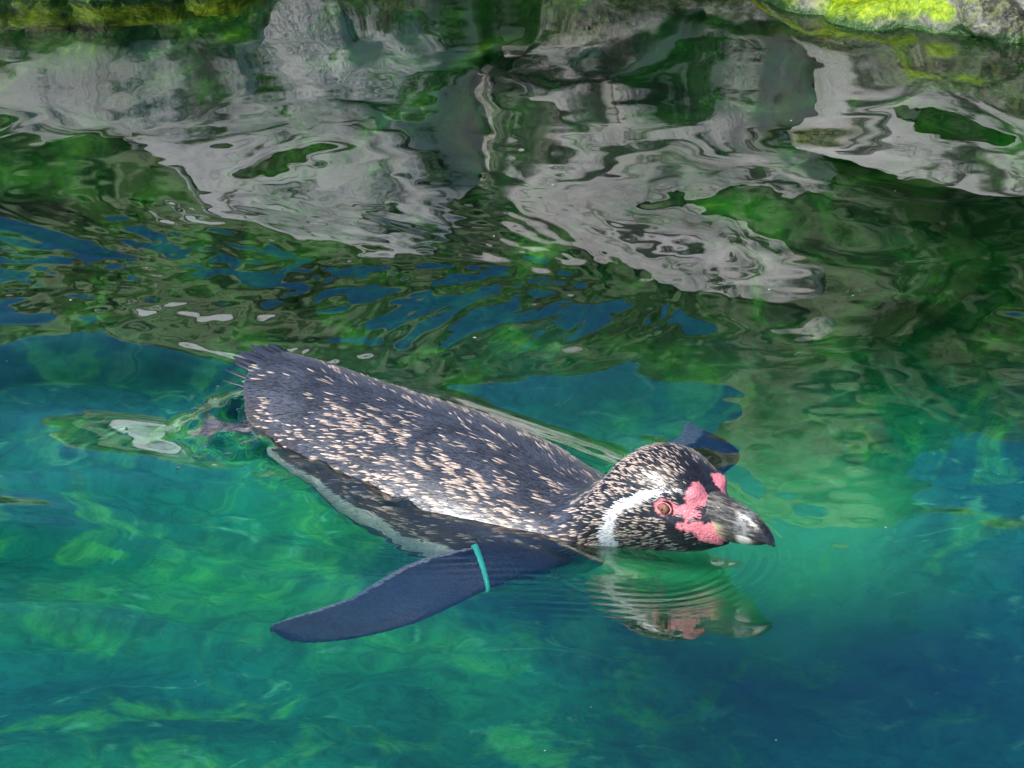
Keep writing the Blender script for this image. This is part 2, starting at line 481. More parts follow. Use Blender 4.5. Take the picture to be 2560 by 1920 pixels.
def body_loft():
    xs = np.linspace(ST[0, 0], ST[-1, 0], 160)
    cols = [interp(ST[:, 0], ST[:, k], xs) for k in range(1, 5)]
    nth = 96
    th = np.linspace(0, 2 * math.pi, nth, endpoint=False)
    V = []
    for x, yc, zc, w, h in zip(xs, *cols):
        ct, s_ = np.cos(th), np.sin(th)
        V.append(np.stack([np.full(nth, x), yc + w * ct, zc + h * s_], -1))
    V = np.array(V)
    n = len(xs)
    Fq = gridfaces(n, nth, True)
    Vf = V.reshape(-1, 3)
    caps = np.array([V[0].mean(0), V[-1].mean(0)])
    Vf = np.concatenate([Vf, caps])
    i0 = np.arange(nth); i1 = (i0 + 1) % nth
    t0 = np.stack([i0, i1, np.full(nth, n * nth), np.full(nth, n * nth)], -1)
    b0 = (n - 1) * nth
    t1 = np.stack([b0 + i1, b0 + i0, np.full(nth, n * nth + 1), np.full(nth, n * nth + 1)], -1)
    return Vf, Fq, t0[:, :3], t1[:, :3]

# right flipper in the bird's own frame: trailing edge point, leading edge point, root to tip
FE = np.array([
    ((0.1000, -0.0574, -0.0120), (0.1640, -0.0560, -0.0300)),
    ((0.0985, -0.0924, -0.0140), (0.1508, -0.1265, -0.0300)),
    ((0.0790, -0.1239, -0.0200), (0.1471, -0.1543, -0.0360)),
    ((0.0702, -0.1507, -0.0270), (0.1437, -0.1822, -0.0430)),
    ((0.0701, -0.1821, -0.0360), (0.1367, -0.2102, -0.0520)),
    ((0.0687, -0.2116, -0.0460), (0.1221, -0.2338, -0.0620)),
    ((0.0569, -0.2383, -0.0580), (0.1029, -0.2519, -0.0740)),
    ((0.0452, -0.2561, -0.0670), (0.0794, -0.2655, -0.0830)),
    ((0.0416, -0.2671, -0.0720), (0.0577, -0.2703, -0.0880)),
    ((0.0454, -0.2754, -0.0740), (0.0417, -0.2675, -0.0900)),
])
FTHICK = np.array([0.012, 0.0105, 0.009, 0.008, 0.007, 0.006, 0.0055, 0.005, 0.0045, 0.004])
def flipper_edges(n):
    t = np.linspace(0, 1, len(FE)); tt = np.linspace(0, 1, n)
    A = np.stack([interp(t, FE[:, 0, k], tt) for k in range(3)], -1)
    B = np.stack([interp(t, FE[:, 1, k], tt) for k in range(3)], -1)
    return A, B, interp(t, FTHICK, tt)

def flipper_ring(A, B, th_, nth, grow=0.0):
    c = (A + B) / 2; h = (B - A) / 2
    ang = np.linspace(0, 2 * math.pi, nth, endpoint=False)
    up = np.array([0, 0, 1.0])
    ct, st = np.cos(ang), np.sin(ang)
    hl = np.linalg.norm(h)
    prof = st * (1 - 0.35 * (1 - ct) / 2)          # fuller towards the leading edge
    return c + np.outer(ct, h * (1 + grow / hl)) + np.outer(prof * (th_ + grow), up)

def flipper_loft(side):
    n, nth = 70, 44
    A, B, T = flipper_edges(n)
    V = np.array([flipper_ring(A[i], B[i], T[i], nth) for i in range(n)])
    # seat the root inside the shoulder
    root = V[0].mean(0); inner = np.array([0.120, -0.020, -0.030])
    V0 = inner + (V[0] - root) * 0.75
    V = np.concatenate([V0[None], V]); n += 1
    if side > 0:
        V[..., 1] = -V[..., 1] - 0.010
        tq = np.clip((V[..., 1] - 0.05) / 0.22, 0, 1)
        V[..., 0] -= 0.016 * tq; V[..., 1] -= 0.004 * tq
    Vf = V.reshape(-1, 3); Fq = gridfaces(n, nth, True)
    i0 = np.arange(nth); i1 = (i0 + 1) % nth
    Vf = np.concatenate([Vf, [V[0].mean(0), V[-1].mean(0)]])
    t0 = np.stack([i0, i1, np.full(nth, n * nth)], -1); b0 = (n - 1) * nth
    t1 = np.stack([b0 + i1, b0 + i0, np.full(nth, n * nth + 1)], -1)
    return Vf, Fq, t0, t1

bm = bmesh.new()
for Vf, Fq, t0, t1 in (body_loft(), flipper_loft(-1), flipper_loft(1)):
    vs = [bm.verts.new(v) for v in Vf]
    for arr in (Fq, t0, t1):
        for f in arr:
            try: bm.faces.new([vs[k] for k in f])
            except ValueError: pass
bmesh.ops.recalc_face_normals(bm, faces=bm.faces)
me0 = bpy.data.meshes.new('body_source'); bm.to_mesh(me0); bm.free()
tmp = bpy.data.objects.new('body_source', me0); sc.collection.objects.link(tmp)
rm = tmp.modifiers.new('r', 'REMESH'); rm.mode = 'VOXEL'; rm.voxel_size = 0.0021; rm.use_smooth_shade = True
sm = tmp.modifiers.new('s', 'SMOOTH'); sm.factor = 0.5; sm.iterations = 4
dg = bpy.context.evaluated_depsgraph_get()
body_me = bpy.data.meshes.new_from_object(tmp.evaluated_get(dg))
bpy.data.objects.remove(tmp)
body_me.name = 'body'
body = bpy.data.objects.new('body', body_me); sc.collection.objects.link(body); body.parent = pen
body_me.polygons.foreach_set('use_smooth', np.ones(len(body_me.polygons), bool))

# --- vertex data of the continuous body
nv = len(body_me.vertices)
BV = np.zeros(nv * 3); body_me.vertices.foreach_get('co', BV); BV = BV.reshape(-1, 3)
BN = np.zeros(nv * 3); body_me.vertices.foreach_get('normal', BN); BN = BN.reshape(-1, 3)

HX, HYC = 0.230, -0.004          # head reference
EYE = np.array([0.2402, 0.0335, 0.0473])     # lateral distance from the head's mid line
def mid_y(x):
    return interp(ST[:, 0], ST[:, 1], np.clip(x, ST[0, 0], ST[-1, 0]))

def gauss(p, c, r):
    return np.exp(-(((p - np.array(c)) / np.array(r)) ** 2).sum(-1))

# face modelling: brow lobes, cheek, eye socket
lat = np.abs(BV[:, 1] - mid_y(BV[:, 0]))
Q3 = np.stack([BV[:, 0], lat, BV[:, 2]], -1)
BV += BN * (0.0050 * gauss(Q3, (0.2570, 0.0165, 0.0590), (0.0085, 0.0080, 0.0060))
            + 0.0020 * gauss(Q3, (0.2480, 0.028, 0.0580), (0.010, 0.010, 0.005))
            - 0.0026 * gauss(Q3, (0.2402, 0.034, 0.0473), (0.0070, 0.012, 0.0055))
            - 0.0022 * gauss(Q3, (0.2590, 0.004, 0.0610), (0.0060, 0.0060, 0.0080))
            + 0.0020 * gauss(Q3, (0.2560, 0.030, 0.0330), (0.012, 0.012, 0.008))
            + 0.0025 * gauss(Q3, (0.2150, 0.044, 0.0250), (0.020, 0.014, 0.016)))[:, None]
body_me.vertices.foreach_set('co', BV.ravel()); body_me.update()
body_me.vertices.foreach_get('normal', (tmpn := np.zeros(nv * 3))); BN = tmpn.reshape(-1, 3)

def in_poly(px, pz, poly):
    inside = np.zeros(px.shape, bool)
    n = len(poly)
    for i in range(n):
        x1, z1 = poly[i]; x2, z2 = poly[(i + 1) % n]
        c = ((z1 > pz) != (z2 > pz)) & (px < (x2 - x1) * (pz - z1) / (z2 - z1 + 1e-12) + x1)
        inside ^= c
    return inside

STRIPE = [(0.2400, 0.0600), (0.2242, 0.0566), (0.2102, 0.0494), (0.1990, 0.0406), (0.1918, 0.0313), (0.1880, 0.0200), (0.1848, 0.0075),
          (0.1793, -0.0120), (0.1700, -0.0400), (0.1850, -0.0420), (0.1960, -0.0180), (0.1972, -0.0011), (0.1985, 0.0114), (0.2010, 0.0222),
          (0.2046, 0.0322), (0.2108, 0.0388), (0.2216, 0.0458), (0.2326, 0.0530), (0.2400, 0.0572)]
LORE = [(0.2420, 0.0525), (0.2510, 0.0515), (0.2500, 0.0575), (0.2500, 0.0640), (0.2620, 0.0700), (0.2700, 0.0640), (0.2700, 0.0300),
        (0.2640, 0.0405), (0.2566, 0.0392), (0.2500, 0.0365), (0.2490, 0.0340), (0.2520, 0.0325), (0.2590, 0.0330), (0.2625, 0.0290), (0.2660, 0.0240),
        (0.2730, 0.0205), (0.2950, 0.0180), (0.2950, 0.0700), (0.2650, 0.0700), (0.2600, 0.0440), (0.2490, 0.0440), (0.2420, 0.0425)]
PINK_A = [(0.2450, 0.0515), (0.2535, 0.0505), (0.2528, 0.0560), (0.2525, 0.0665), (0.2660, 0.0700), (0.2700, 0.0570), (0.2655, 0.0500), (0.2660, 0.0415), (0.2580, 0.0392),
          (0.2545, 0.0432), (0.2470, 0.0440)]
PINK_B = [(0.2485, 0.0345), (0.2530, 0.0382), (0.2660, 0.0400), (0.3000, 0.0360), (0.3000, 0.0190), (0.2740, 0.0210), (0.2670, 0.0238), (0.2620, 0.0298), (0.2560, 0.0328)]

def flip_coords(P):
    """distance outside the trunk -> flipper mask, chord position 0 trailing .. 1 leading"""
    y = np.where(P[:, 1] > mid_y(P[:, 0]), -P[:, 1] - 0.010, P[:, 1])
    xx = np.clip(P[:, 0], ST[0, 0], ST[-1, 0])
    w = interp(ST[:, 0], ST[:, 3], xx)
    A, B, T = flipper_edges(80)
    q = np.stack([P[:, 0], y], -1)
    best = np.full(len(P), 1e9); chord = np.zeros(len(P)); tt = np.zeros(len(P))
    for i in range(80):
        ab = (B - A)[i, :2]; L2 = ab @ ab
        u = ((q - A[i, :2]) @ ab) / L2
        c = A[i, :2] + np.clip(u, 0, 1)[:, None] * ab
        d = ((q - c) ** 2).sum(1)
        m = d < best
        best[m] = d[m]; chord[m] = u[m]; tt[m] = i / 79
    mask = sstep(0.002, 0.010, -y - w) * (P[:, 2] < 0.012)
    return mask, chord, tt

def paint(P):
    """albedo, bareness (0 feathered .. 1 skin) for points in the bird's frame"""
    x, z = P[:, 0], P[:, 2]
    yc = mid_y(x)
    lat = np.abs(P[:, 1] - yc); side = np.sign(P[:, 1] - yc)
    xx = np.clip(x, ST[0, 0], ST[-1, 0])
    zc = interp(ST[:, 0], ST[:, 2], xx); w = interp(ST[:, 0], ST[:, 3], xx); hh = interp(ST[:, 0], ST[:, 4], xx)
    phi = np.degrees(np.arctan2(lat / w, (z - zc) / hh))        # 0 top .. 180 belly
    arc = phi / 57.3 * w * side
    col = np.zeros((len(P), 3))
    jag = 0.0018 * noise(x * 260, z * 120, P[:, 1] * 260, 3) + 0.0010 * noise(x * 700, z * 300, P[:, 1] * 700, 4)
    # ---- trunk
    slate = np.array([0.050, 0.056, 0.074]); cream = np.array([0.52, 0.40, 0.315]); white = np.array([0.88, 0.88, 0.86])
    v = 1 + 0.35 * noise(x * 60, arc * 90, 0, 8)[:, None]
    col[:] = slate * v
    brown = np.array([0.075, 0.058, 0.048])
    fb = (sstep(55, 80, phi) * 0.8)[:, None]
    col = col * (1 - fb) + brown * fb
    big = noise(x * 14 + 5, arc * 20, 0, 9)
    ar2 = arc + 0.22 * x
    st = noise(x * 55, ar2 * 480, 0.3, 10) + 0.50 * noise(x * 130, ar2 * 800, 0.7, 12) + 0.22 * big
    lim = 0.66 - 0.20 * sstep(0, 35, phi) * sstep(0.18, 0.02, x) + 0.22 * sstep(-0.06, -0.16, x)
    tpale = 0.50 * sstep(lim - 0.36, lim + 0.34, st) * (phi < 78)
    edge1 = 80 + 4 * noise(x * 30, arc * 8, 0, 14) + 22 * sstep(-0.09, -0.16, x)
    band = ((phi > edge1) & (phi < edge1 + 19)) | (phi > edge1 + 32)
    band &= (x < 0.125)
    band |= (x >= 0.125) & (x < 0.17) & (phi > 125)
    col[band] = white
    # ---- flippers
    fm, ch, tt = flip_coords(P)
    navy = np.array([0.018, 0.023, 0.042]) * (1 + 0.45 * noise(x * 260, P[:, 1] * 260, 0, 15) + 0.3 * noise(x * 40, P[:, 1] * 40, 0, 27))[:, None]
    e = ((ch < 0.100 + 0.020 * noise(tt * 60, 0 * tt, 0, 16)) & (tt > 0.12))
    navy[e] = (0.30, 0.29, 0.32)
    zz_ = interp(np.linspace(0, 1, len(FE)), FE[:, 0, 2], tt) * (1 - np.clip(ch, 0, 1)) + interp(np.linspace(0, 1, len(FE)), FE[:, 1, 2], tt) * np.clip(ch, 0, 1)
    navy[(z < zz_ - 0.0025) & (ch > 0.06) & (ch < 0.94)] = (0.45, 0.42, 0.42)
    col = col * (1 - fm[:, None]) + navy * fm[:, None]
    # ---- head
    hd = sstep(0.158, 0.172, x + 0.010 * sstep(40, 110, phi) * 0 + 0.003 * noise(P[:, 1] * 120, z * 120, 0, 17)) * (1 - fm)
    black = np.array([0.016, 0.017, 0.023]) * (1 + 0.4 * noise(x * 150, P[:, 1] * 150, z * 150, 18))[:, None]
    hx, hz = x - 0.295, z - 0.036
    rr = np.hypot(hx, hz); aa = np.arctan2(hz, -hx)
    fl = noise(rr * 150, aa * 42 + 3, lat * 420, 19) + 0.7 * noise(rr * 300, aa * 80, lat * 700, 20)
    crown = sstep(0.020, 0.010, lat) * sstep(0.212, 0.232, x)
    lim = 0.16 + 0.15 * crown + 0.14 * sstep(0.235, 0.255, x)
    s = sstep(lim - 0.08, lim + 0.10, fl)[:, None] * 0.0
    head = black * (1 - s) + np.array([0.68, 0.52, 0.41]) * s
    stripe = in_poly(x + jag * 1.2, z + jag * 0.8, STRIPE) & (lat > 0.008)
    head[stripe] = (0.80, 0.79, 0.76)
    # dark velvet next to the bare skin
    vel = (in_poly(x, z, [(0.236, 0.053), (0.254, 0.056), (0.2505, 0.0620), (0.240, 0.0605)]) | in_poly(x, z, [(0.246, 0.042), (0.257, 0.041), (0.2505, 0.0330), (0.243, 0.0365)])
           | in_poly(x, z, [(0.2470, 0.034), (0.2560, 0.0320), (0.2680, 0.0170), (0.2600, 0.0120), (0.2480, 0.026)]))
    head[vel] = black[vel]
    ring = ((x - 0.2402) / 0.0092) ** 2 + ((z - 0.0473) / 0.0068) ** 2 < 1
    pink = ((ring & (lat > 0.02)) | ((in_poly(x + jag * .9, z + jag * .7, PINK_A) | in_poly(x + jag * .9, z + jag * .7, PINK_B)) & (lat > 0.0065)))
    pk = np.array([0.80, 0.235, 0.270]) * (1 + 0.16 * noise(x * 300, P[:, 1] * 300, z * 300, 24) + 0.16 * noise(x * 800, P[:, 1] * 800, z * 800, 25))[:, None]
    light = sstep(0.2, 0.8, noise(x * 220, P[:, 1] * 220, z * 220, 26))[:, None] * 0.35
    pk = pk * (1 - light) + np.array([0.80, 0.36, 0.36]) * light
    col = col * (1 - hd[:, None]) + head * hd[:, None]
    col[pink] = pk[pink]
    bare = np.where(pink, 1.0, 0.0)
    pale = np.where(stripe | vel | pink, 0.0, np.clip(0.41 - lim, 0, 1)) * hd * (fl * 0.5 + 0.75)
    pale = pale + tpale * (1 - hd) * (1 - fm) * (1 - band)
    return np.clip(col, 0, 0.9), bare, fm, hd, phi, pale

bcol, bbare, bflip, bhead, bphi, _ = paint(BV)
at = body_me.attributes.new('paint', 'FLOAT_COLOR', 'POINT')
at.data.foreach_set('color', np.concatenate([bcol, np.ones((nv, 1))], 1).astype(np.float32).ravel())
at = body_me.attributes.new('bare', 'FLOAT', 'POINT'); at.data.foreach_set('value', bbare.astype(np.float32))
at = body_me.attributes.new('flip', 'FLOAT', 'POINT'); at.data.foreach_set('value', bflip.astype(np.float32))

def make_body_mat():
    m, nt, b, out = mat('penguin_body'); T = NT(nt)
    c = T.n('Attribute', attribute_name='paint').outputs['Color']
    bare = T.n('Attribute', attribute_name='bare').outputs['Fac']
    fl = T.n('Attribute', attribute_name='flip').outputs['Fac']
    tc = T.n('TexCoord').outputs['Object']
    fine = T.noise(tc, 520, 3, 0.6)
    c = T.mix(0.35, c, T.mix(1.0, c, T.ramp(fine, [(0.3, (0.45, 0.45, 0.45)), (0.7, (1, 1, 1))]), 'MULTIPLY'))
    sc_ = T.n('TexVoronoi', i_Scale=1.0); T.put(sc_.inputs['Vector'], T.map(tc, (230, 330, 200)))
    c = T.mix(fl, c, T.mix(1.0, c, T.ramp(sc_.outputs['Distance'], [(0.1, (0.5, 0.5, 0.5)), (0.7, (1.35, 1.35, 1.45))]), 'MULTIPLY'))
    T.put(b.inputs['Base Color'], c)
    T.put(b.inputs['Roughness'], T.mr(bare, 0, 1, 0.42, 0.36))
    T.put(b.inputs['Subsurface Weight'], T.math('MULTIPLY', bare, 0.25))
    b.inputs['Subsurface Radius'].default_value = (0.004, 0.0015, 0.001)
    vo = T.n('TexVoronoi', i_Scale=560.0); T.put(vo.inputs['Vector'], tc)
    vs = T.n('TexVoronoi', i_Scale=420.0); T.put(vs.inputs['Vector'], tc)
    h = T.mix(bare, T.mix(fl, fine, vs.outputs['Distance']), T.math('SUBTRACT', 1.0, vo.outputs['Distance']))
    T.put(b.inputs['Normal'], T.bump(h, 0.6, 0.0010))
    return m
body_me.materials.append(make_body_mat())

# --- plumage: thousands of small overlapping feathers
npol = len(body_me.polygons)
PC = np.zeros(npol * 3); body_me.polygons.foreach_get('center', PC); PC = PC.reshape(-1, 3)
PN = np.zeros(npol * 3); body_me.polygons.foreach_get('normal', PN); PN = PN.reshape(-1, 3)
rng = np.random.RandomState(5)
_, pb, pf, ph_, pphi, _ = paint(PC)
keep_b = (ph_ < 0.5) & (pf < 0.3) & (PC[:, 0] > -0.20) & (pphi < 135)
def feathers(idx, length, width, lift, nrep, seed, jitter=0.0011):
    r = np.random.RandomState(seed)
    idx = np.repeat(idx, nrep); n = len(idx)
    P = PC[idx] + r.normal(size=(n, 3)) * jitter
    N = PN[idx]
    P = P - N * ((P - PC[idx]) * N).sum(1)[:, None]
    back = np.tile(np.array([-1.0, 0, 0.0]), (n, 1))
    B0 = np.stack([np.full(n, 0.300), mid_y(P[:, 0]) - 0.002, np.full(n, 0.040)], -1)
    rad = P - B0; rad /= np.linalg.norm(rad, axis=1)[:, None]
    k = sstep(0.14, 0.20, P[:, 0])[:, None]
    d = back * (1 - k) + rad * k
    sag = np.zeros((n, 3)); sag[:, 1] = np.sign(P[:, 1] - mid_y(P[:, 0])) * 0.25; sag[:, 2] = -0.12
    d = d + sag * (1 - k) + r.normal(size=(n, 3)) * 0.10
    d -= N * (d * N).sum(1)[:, None]; d /= np.linalg.norm(d, axis=1)[:, None]
    sd = np.cross(N, d)
    L = length * r.uniform(0.75, 1.25, n); W = width * r.uniform(0.75, 1.25, n); H = lift * r.uniform(0.6, 1.5, n)
    c, bare, fm, hd, phi, pale = paint(P)
    pick = r.rand(n) < pale * 1.15
    c[pick] = np.array([0.54, 0.42, 0.34]) * r.uniform(0.6, 1.15, (pick.sum(), 1))
    H[pick] *= 1.5
    L[pick] *= 1.35
    W[pick & (hd > 0.5)] *= 1.15
    ctip = c
    ok = bare < 0.5
    P, N, d, sd, L, W, H, c, ctip = [a[ok] for a in (P, N, d, sd, L, W, H, c, ctip)]
    n = len(P)
    c = c * r.uniform(0.72, 1.25, (n, 1))
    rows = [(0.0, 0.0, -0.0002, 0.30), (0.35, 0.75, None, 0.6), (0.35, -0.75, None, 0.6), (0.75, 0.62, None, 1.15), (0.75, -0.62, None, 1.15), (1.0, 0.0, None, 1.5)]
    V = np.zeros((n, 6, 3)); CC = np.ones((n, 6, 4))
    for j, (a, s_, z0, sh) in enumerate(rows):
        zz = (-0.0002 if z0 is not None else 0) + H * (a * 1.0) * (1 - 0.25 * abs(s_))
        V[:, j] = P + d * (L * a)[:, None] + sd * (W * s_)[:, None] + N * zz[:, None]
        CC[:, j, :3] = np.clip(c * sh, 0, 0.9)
    base = (np.arange(n) * 6)[:, None]
    tri = np.concatenate([base + np.array([[0, 2, 1]]), base + np.array([[1, 2, 4]]), base + np.array([[1, 4, 3]]), base + np.array([[3, 4, 5]])])
    return V.reshape(-1, 3), tri, CC.reshape(-1, 4)

def make_feather_mat():
    m, nt, b, out = mat('penguin_feathers'); T = NT(nt)
    T.put(b.inputs['Base Color'], T.n('Attribute', attribute_name='paint').outputs['Color'])
    b.inputs['Roughness'].default_value = 0.34
    b.inputs['Specular IOR Level'].default_value = 0.6
    b.inputs['Sheen Weight'].default_value = 0.08
    return m
M_FEATHER = make_feather_mat()
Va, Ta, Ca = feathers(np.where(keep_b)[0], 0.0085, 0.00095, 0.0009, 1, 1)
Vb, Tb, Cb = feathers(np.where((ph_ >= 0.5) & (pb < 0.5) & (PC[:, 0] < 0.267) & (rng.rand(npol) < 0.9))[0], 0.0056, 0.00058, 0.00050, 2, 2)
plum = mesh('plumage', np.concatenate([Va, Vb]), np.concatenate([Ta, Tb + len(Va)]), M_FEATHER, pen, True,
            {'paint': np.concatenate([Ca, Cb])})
tag(plum, kind='stuff')

# --- tail feathers
def leaf(L, W, th, n=10):
    t = np.linspace(0, 1, n)
    w = W * np.sqrt(np.clip(1 - (2 * np.clip(t - 0.55, 0, 1) / 0.9) ** 2, 0.02, 1)) * (0.6 + 0.4 * sstep(0, 0.4, t))
    V = []
    for ti, wi in zip(t, w):
        V += [(-L * ti, wi, 0), (-L * ti, 0, th), (-L * ti, -wi, 0), (-L * ti, 0, -th * 0.4)]
    i = np.arange(n * 4).reshape(n, 4)
    F_ = gridfaces(n, 4, True)
    F_ = np.concatenate([F_, [[0, 1, 2, 3]], [[n * 4 - 1, n * 4 - 2, n * 4 - 3, n * 4 - 4]]])
    return np.array(V, float), F_
m, nt, b, out = mat('tail_feather'); T = NT(nt)
tc = T.n('TexCoord').outputs['Object']
T.put(b.inputs['Base Color'], T.ramp(T.noise(T.map(tc, (20, 900, 1)), 1.0, 3), [(0.3, (0.016, 0.018, 0.030)), (0.7, (0.050, 0.058, 0.09))]))
b.inputs['Roughness'].default_value = 0.4
M_TAIL = m
for k in range(11):
    a = (k - 5) / 5.0
    V, F_ = leaf(0.050 - 0.010 * abs(a) + 0.002 * math.sin(k * 2.4), 0.0062, 0.0008)
    o = mesh('tail_feather', V, F_, M_TAIL, pen)
    o.location = (-0.186, -0.003 + 0.026 * a, 0.040 - 0.014 * a * a - 0.0012 * (k % 2))
    o.rotation_euler = (a * 0.35, 0.12 + 0.05 * math.sin(k), -a * 0.30)

# --- bill
def bill(xs, ytop, ztop, zbot, hw, under=False, n=90, nth=48):
    x = np.linspace(xs[0], xs[-1], n)
    yc, zt, zb, w = [interp(xs, q, x) for q in (ytop, ztop, zbot, hw)]
    th = np.linspace(0, 2 * math.pi, nth, endpoint=False)
    V = np.zeros((n, nth, 3))
    for i in range(n):
        ct, st = np.cos(th), np.sin(th)
        if not under:      # rounded ridge above, flat below
            up = np.where(st > 0, np.abs(st) ** 0.9, -0.10 * np.abs(st))
            wid = np.sign(ct) * np.abs(ct) ** 0.85
            V[i] = np.stack([np.full(nth, x[i]), yc[i] + w[i] * wid, zb[i] + (zt[i] - zb[i]) * up], -1)
        else:
            dn = np.where(st < 0, -np.abs(st) ** 0.9, 0.06 * np.abs(st))
            V[i] = np.stack([np.full(nth, x[i]), yc[i] + w[i] * np.sign(ct) * np.abs(ct) ** 0.85, zt[i] + (zt[i] - zb[i]) * dn], -1)
    Vf = np.concatenate([V.reshape(-1, 3), [V[0].mean(0), V[-1].mean(0)]])
    Fq = gridfaces(n, nth, True).tolist()
    me = bpy.data.meshes.new('bill')
    i0 = np.arange(nth); i1 = (i0 + 1) % nth; b0 = (n - 1) * nth
    Fq += [(int(a), int(b_), n * nth) for a, b_ in zip(i1, i0)] + [(int(b0 + a), int(b0 + b_), n * nth + 1) for a, b_ in zip(i0, i1)]
    me.from_pydata(Vf.tolist(), [], [tuple(f) for f in Fq]); me.shade_smooth()
    return me

def make_bill_mat(lower):
    m, nt, b, out = mat('bill_lower' if lower else 'bill_upper'); T = NT(nt)
    tc = T.n('TexCoord').outputs['Object']
    sep = T.n('SeparateXYZ', i_0=tc); x, y, z = sep.outputs
    streak = T.noise(T.map(tc, (60, 420, 620), rot=(0, 0.16, 0)), 1.0, 4, 0.6)
    n = T.noise(tc, 160, 5, 0.6)
    c = T.ramp(streak, [(0.30, (0.014, 0.014, 0.014)), (0.5, (0.065, 0.060, 0.053)), (0.66, (0.24, 0.215, 0.18))])
    tipdark = T.mr(x, 0.308, 0.318)
    if lower:
        c = T.mix(T.mr(x, 0.270, 0.288, 1, 0), c, (0.62, 0.47, 0.28))
        band = T.math('MULTIPLY', T.mr(x, 0.293, 0.300), T.mr(x, 0.305, 0.311, 1, 0))
        c = T.mix(T.math('MULTIPLY', band, 0.85), c, (0.60, 0.56, 0.50))
        pk = T.mr(T.math('ADD', z, T.math('MULTIPLY', x, 0.65)), 0.2105, 0.2130, 1, 0)
        c = T.mix(pk, c, T.mix(n, (0.66, 0.17, 0.19), (0.82, 0.32, 0.33)))
    else:
        zz = T.math('ADD', z, T.math('MULTIPLY', x, 0.18))
        band = T.math('MULTIPLY', T.mr(x, 0.292, 0.299), T.mr(x, 0.303, 0.309, 1, 0))
        c = T.mix(T.math('MULTIPLY', band, T.mr(n, 0.35, 0.65, 0.08, 0.5)), c, (0.42, 0.42, 0.43))
        yl = T.math('MULTIPLY', T.mr(T.math('ADD', z, T.math('MULTIPLY', T.math('SUBTRACT', x, 0.27), 0.25)), 0.0400, 0.0435, 1, 0), T.mr(x, 0.290, 0.276))
        c = T.mix(yl, c, (0.64, 0.50, 0.26))
    c = T.mix(T.math('MULTIPLY', tipdark, 0.9), c, (0.012, 0.012, 0.014))
    T.put(b.inputs['Base Color'], c)
    T.put(b.inputs['Roughness'], T.mr(n, 0.3, 0.7, 0.16, 0.36))
    T.put(b.inputs['Normal'], T.bump(T.math('ADD', streak, T.math('MULTIPLY', n, 0.5)), 0.5, 0.0010))
    return m
XU = [0.246, 0.256, 0.271, 0.282, 0.293, 0.301, 0.308, 0.315, 0.321, 0.3245, 0.3262]
um = bill(XU, [-0.006, -0.008, -0.009, -0.009, -0.010, -0.010, -0.0105, -0.011, -0.011, -0.011, -0.011],
          [0.0570, 0.0585, 0.0578, 0.0562, 0.0544, 0.0524, 0.0497, 0.0459, 0.0412, 0.0372, 0.0335],
          [0.0415, 0.0415, 0.0392, 0.0372, 0.0366, 0.0364, 0.0362, 0.0352, 0.0338, 0.0322, 0.0312],
          [0.0150, 0.0160, 0.0140, 0.0125, 0.0112, 0.0100, 0.0086, 0.0068, 0.0046, 0.0026, 0.0008])
um.materials.append(make_bill_mat(False)); um.name = 'upper_mandible'
uo = bpy.data.objects.new('upper_mandible', um); sc.collection.objects.link(uo); uo.parent = pen
XL = [0.246, 0.256, 0.270, 0.285, 0.295, 0.303, 0.311, 0.317, 0.3205]
lm = bill(XL, [-0.006, -0.008, -0.009, -0.010, -0.010, -0.0105, -0.011, -0.011, -0.011],
          [0.0410, 0.0408, 0.0390, 0.0368, 0.0362, 0.0360, 0.0356, 0.0346, 0.0338],
          [0.0180, 0.0195, 0.0215, 0.0236, 0.0250, 0.0264, 0.0284, 0.0304, 0.0324],
          [0.0170, 0.0165, 0.0138, 0.0112, 0.0100, 0.0088, 0.0066, 0.0042, 0.0012], True)
lm.materials.append(make_bill_mat(True)); lm.name = 'lower_mandible'
lo_ = bpy.data.objects.new('lower_mandible', lm); sc.collection.objects.link(lo_); lo_.parent = pen

# --- eyes
def ball(name, r, loc, material, parent, sx=(1, 1, 1), nu=24, nv_=32):
    th = np.linspace(0.02, math.pi - 0.02, nu); ph = np.linspace(0, 2 * math.pi, nv_, endpoint=False)
    TH, PH = np.meshgrid(th, ph, indexing='ij')
    V = np.stack([np.sin(TH) * np.cos(PH) * sx[0], np.cos(TH) * sx[1], np.sin(TH) * np.sin(PH) * sx[2]], -1) * r
    o = mesh(name, V.reshape(-1, 3), gridfaces(nu, nv_, True)[:, ::-1], material, parent)
    o.location = loc
    return o
m, nt, b, out = mat('eye'); T = NT(nt)
tc = T.n('TexCoord').outputs['Object']
rad = T.n('VectorMath', operation='LENGTH'); T.put(rad.inputs[0], T.map(tc, (1, 0, 1)))
T.put(b.inputs['Base Color'], T.ramp(T.math('MULTIPLY', rad.outputs['Value'], 172.0), [(0.15, (0.24, 0.10, 0.055)), (0.62, (0.33, 0.125, 0.07)), (0.80, (0.12, 0.05, 0.03)), (0.92, (0.015, 0.01, 0.01))]))
b.inputs['Roughness'].default_value = 0.05; b.inputs['Coat Weight'].default_value = 1.0
M_EYE = m
m, nt, b, out = mat('pupil'); b.inputs['Base Color'].default_value = (0.004, 0.004, 0.004, 1); b.inputs['Roughness'].default_value = 0.05
M_PUP = m
m, nt, b, out = mat('eyelid'); T = NT(nt)
T.put(b.inputs['Base Color'], T.ramp(T.noise(T.n('TexCoord').outputs['Object'], 500, 3), [(0.3, (0.72, 0.24, 0.25)), (0.7, (0.85, 0.36, 0.34))])); b.inputs['Roughness'].default_value = 0.35
M_LID = m
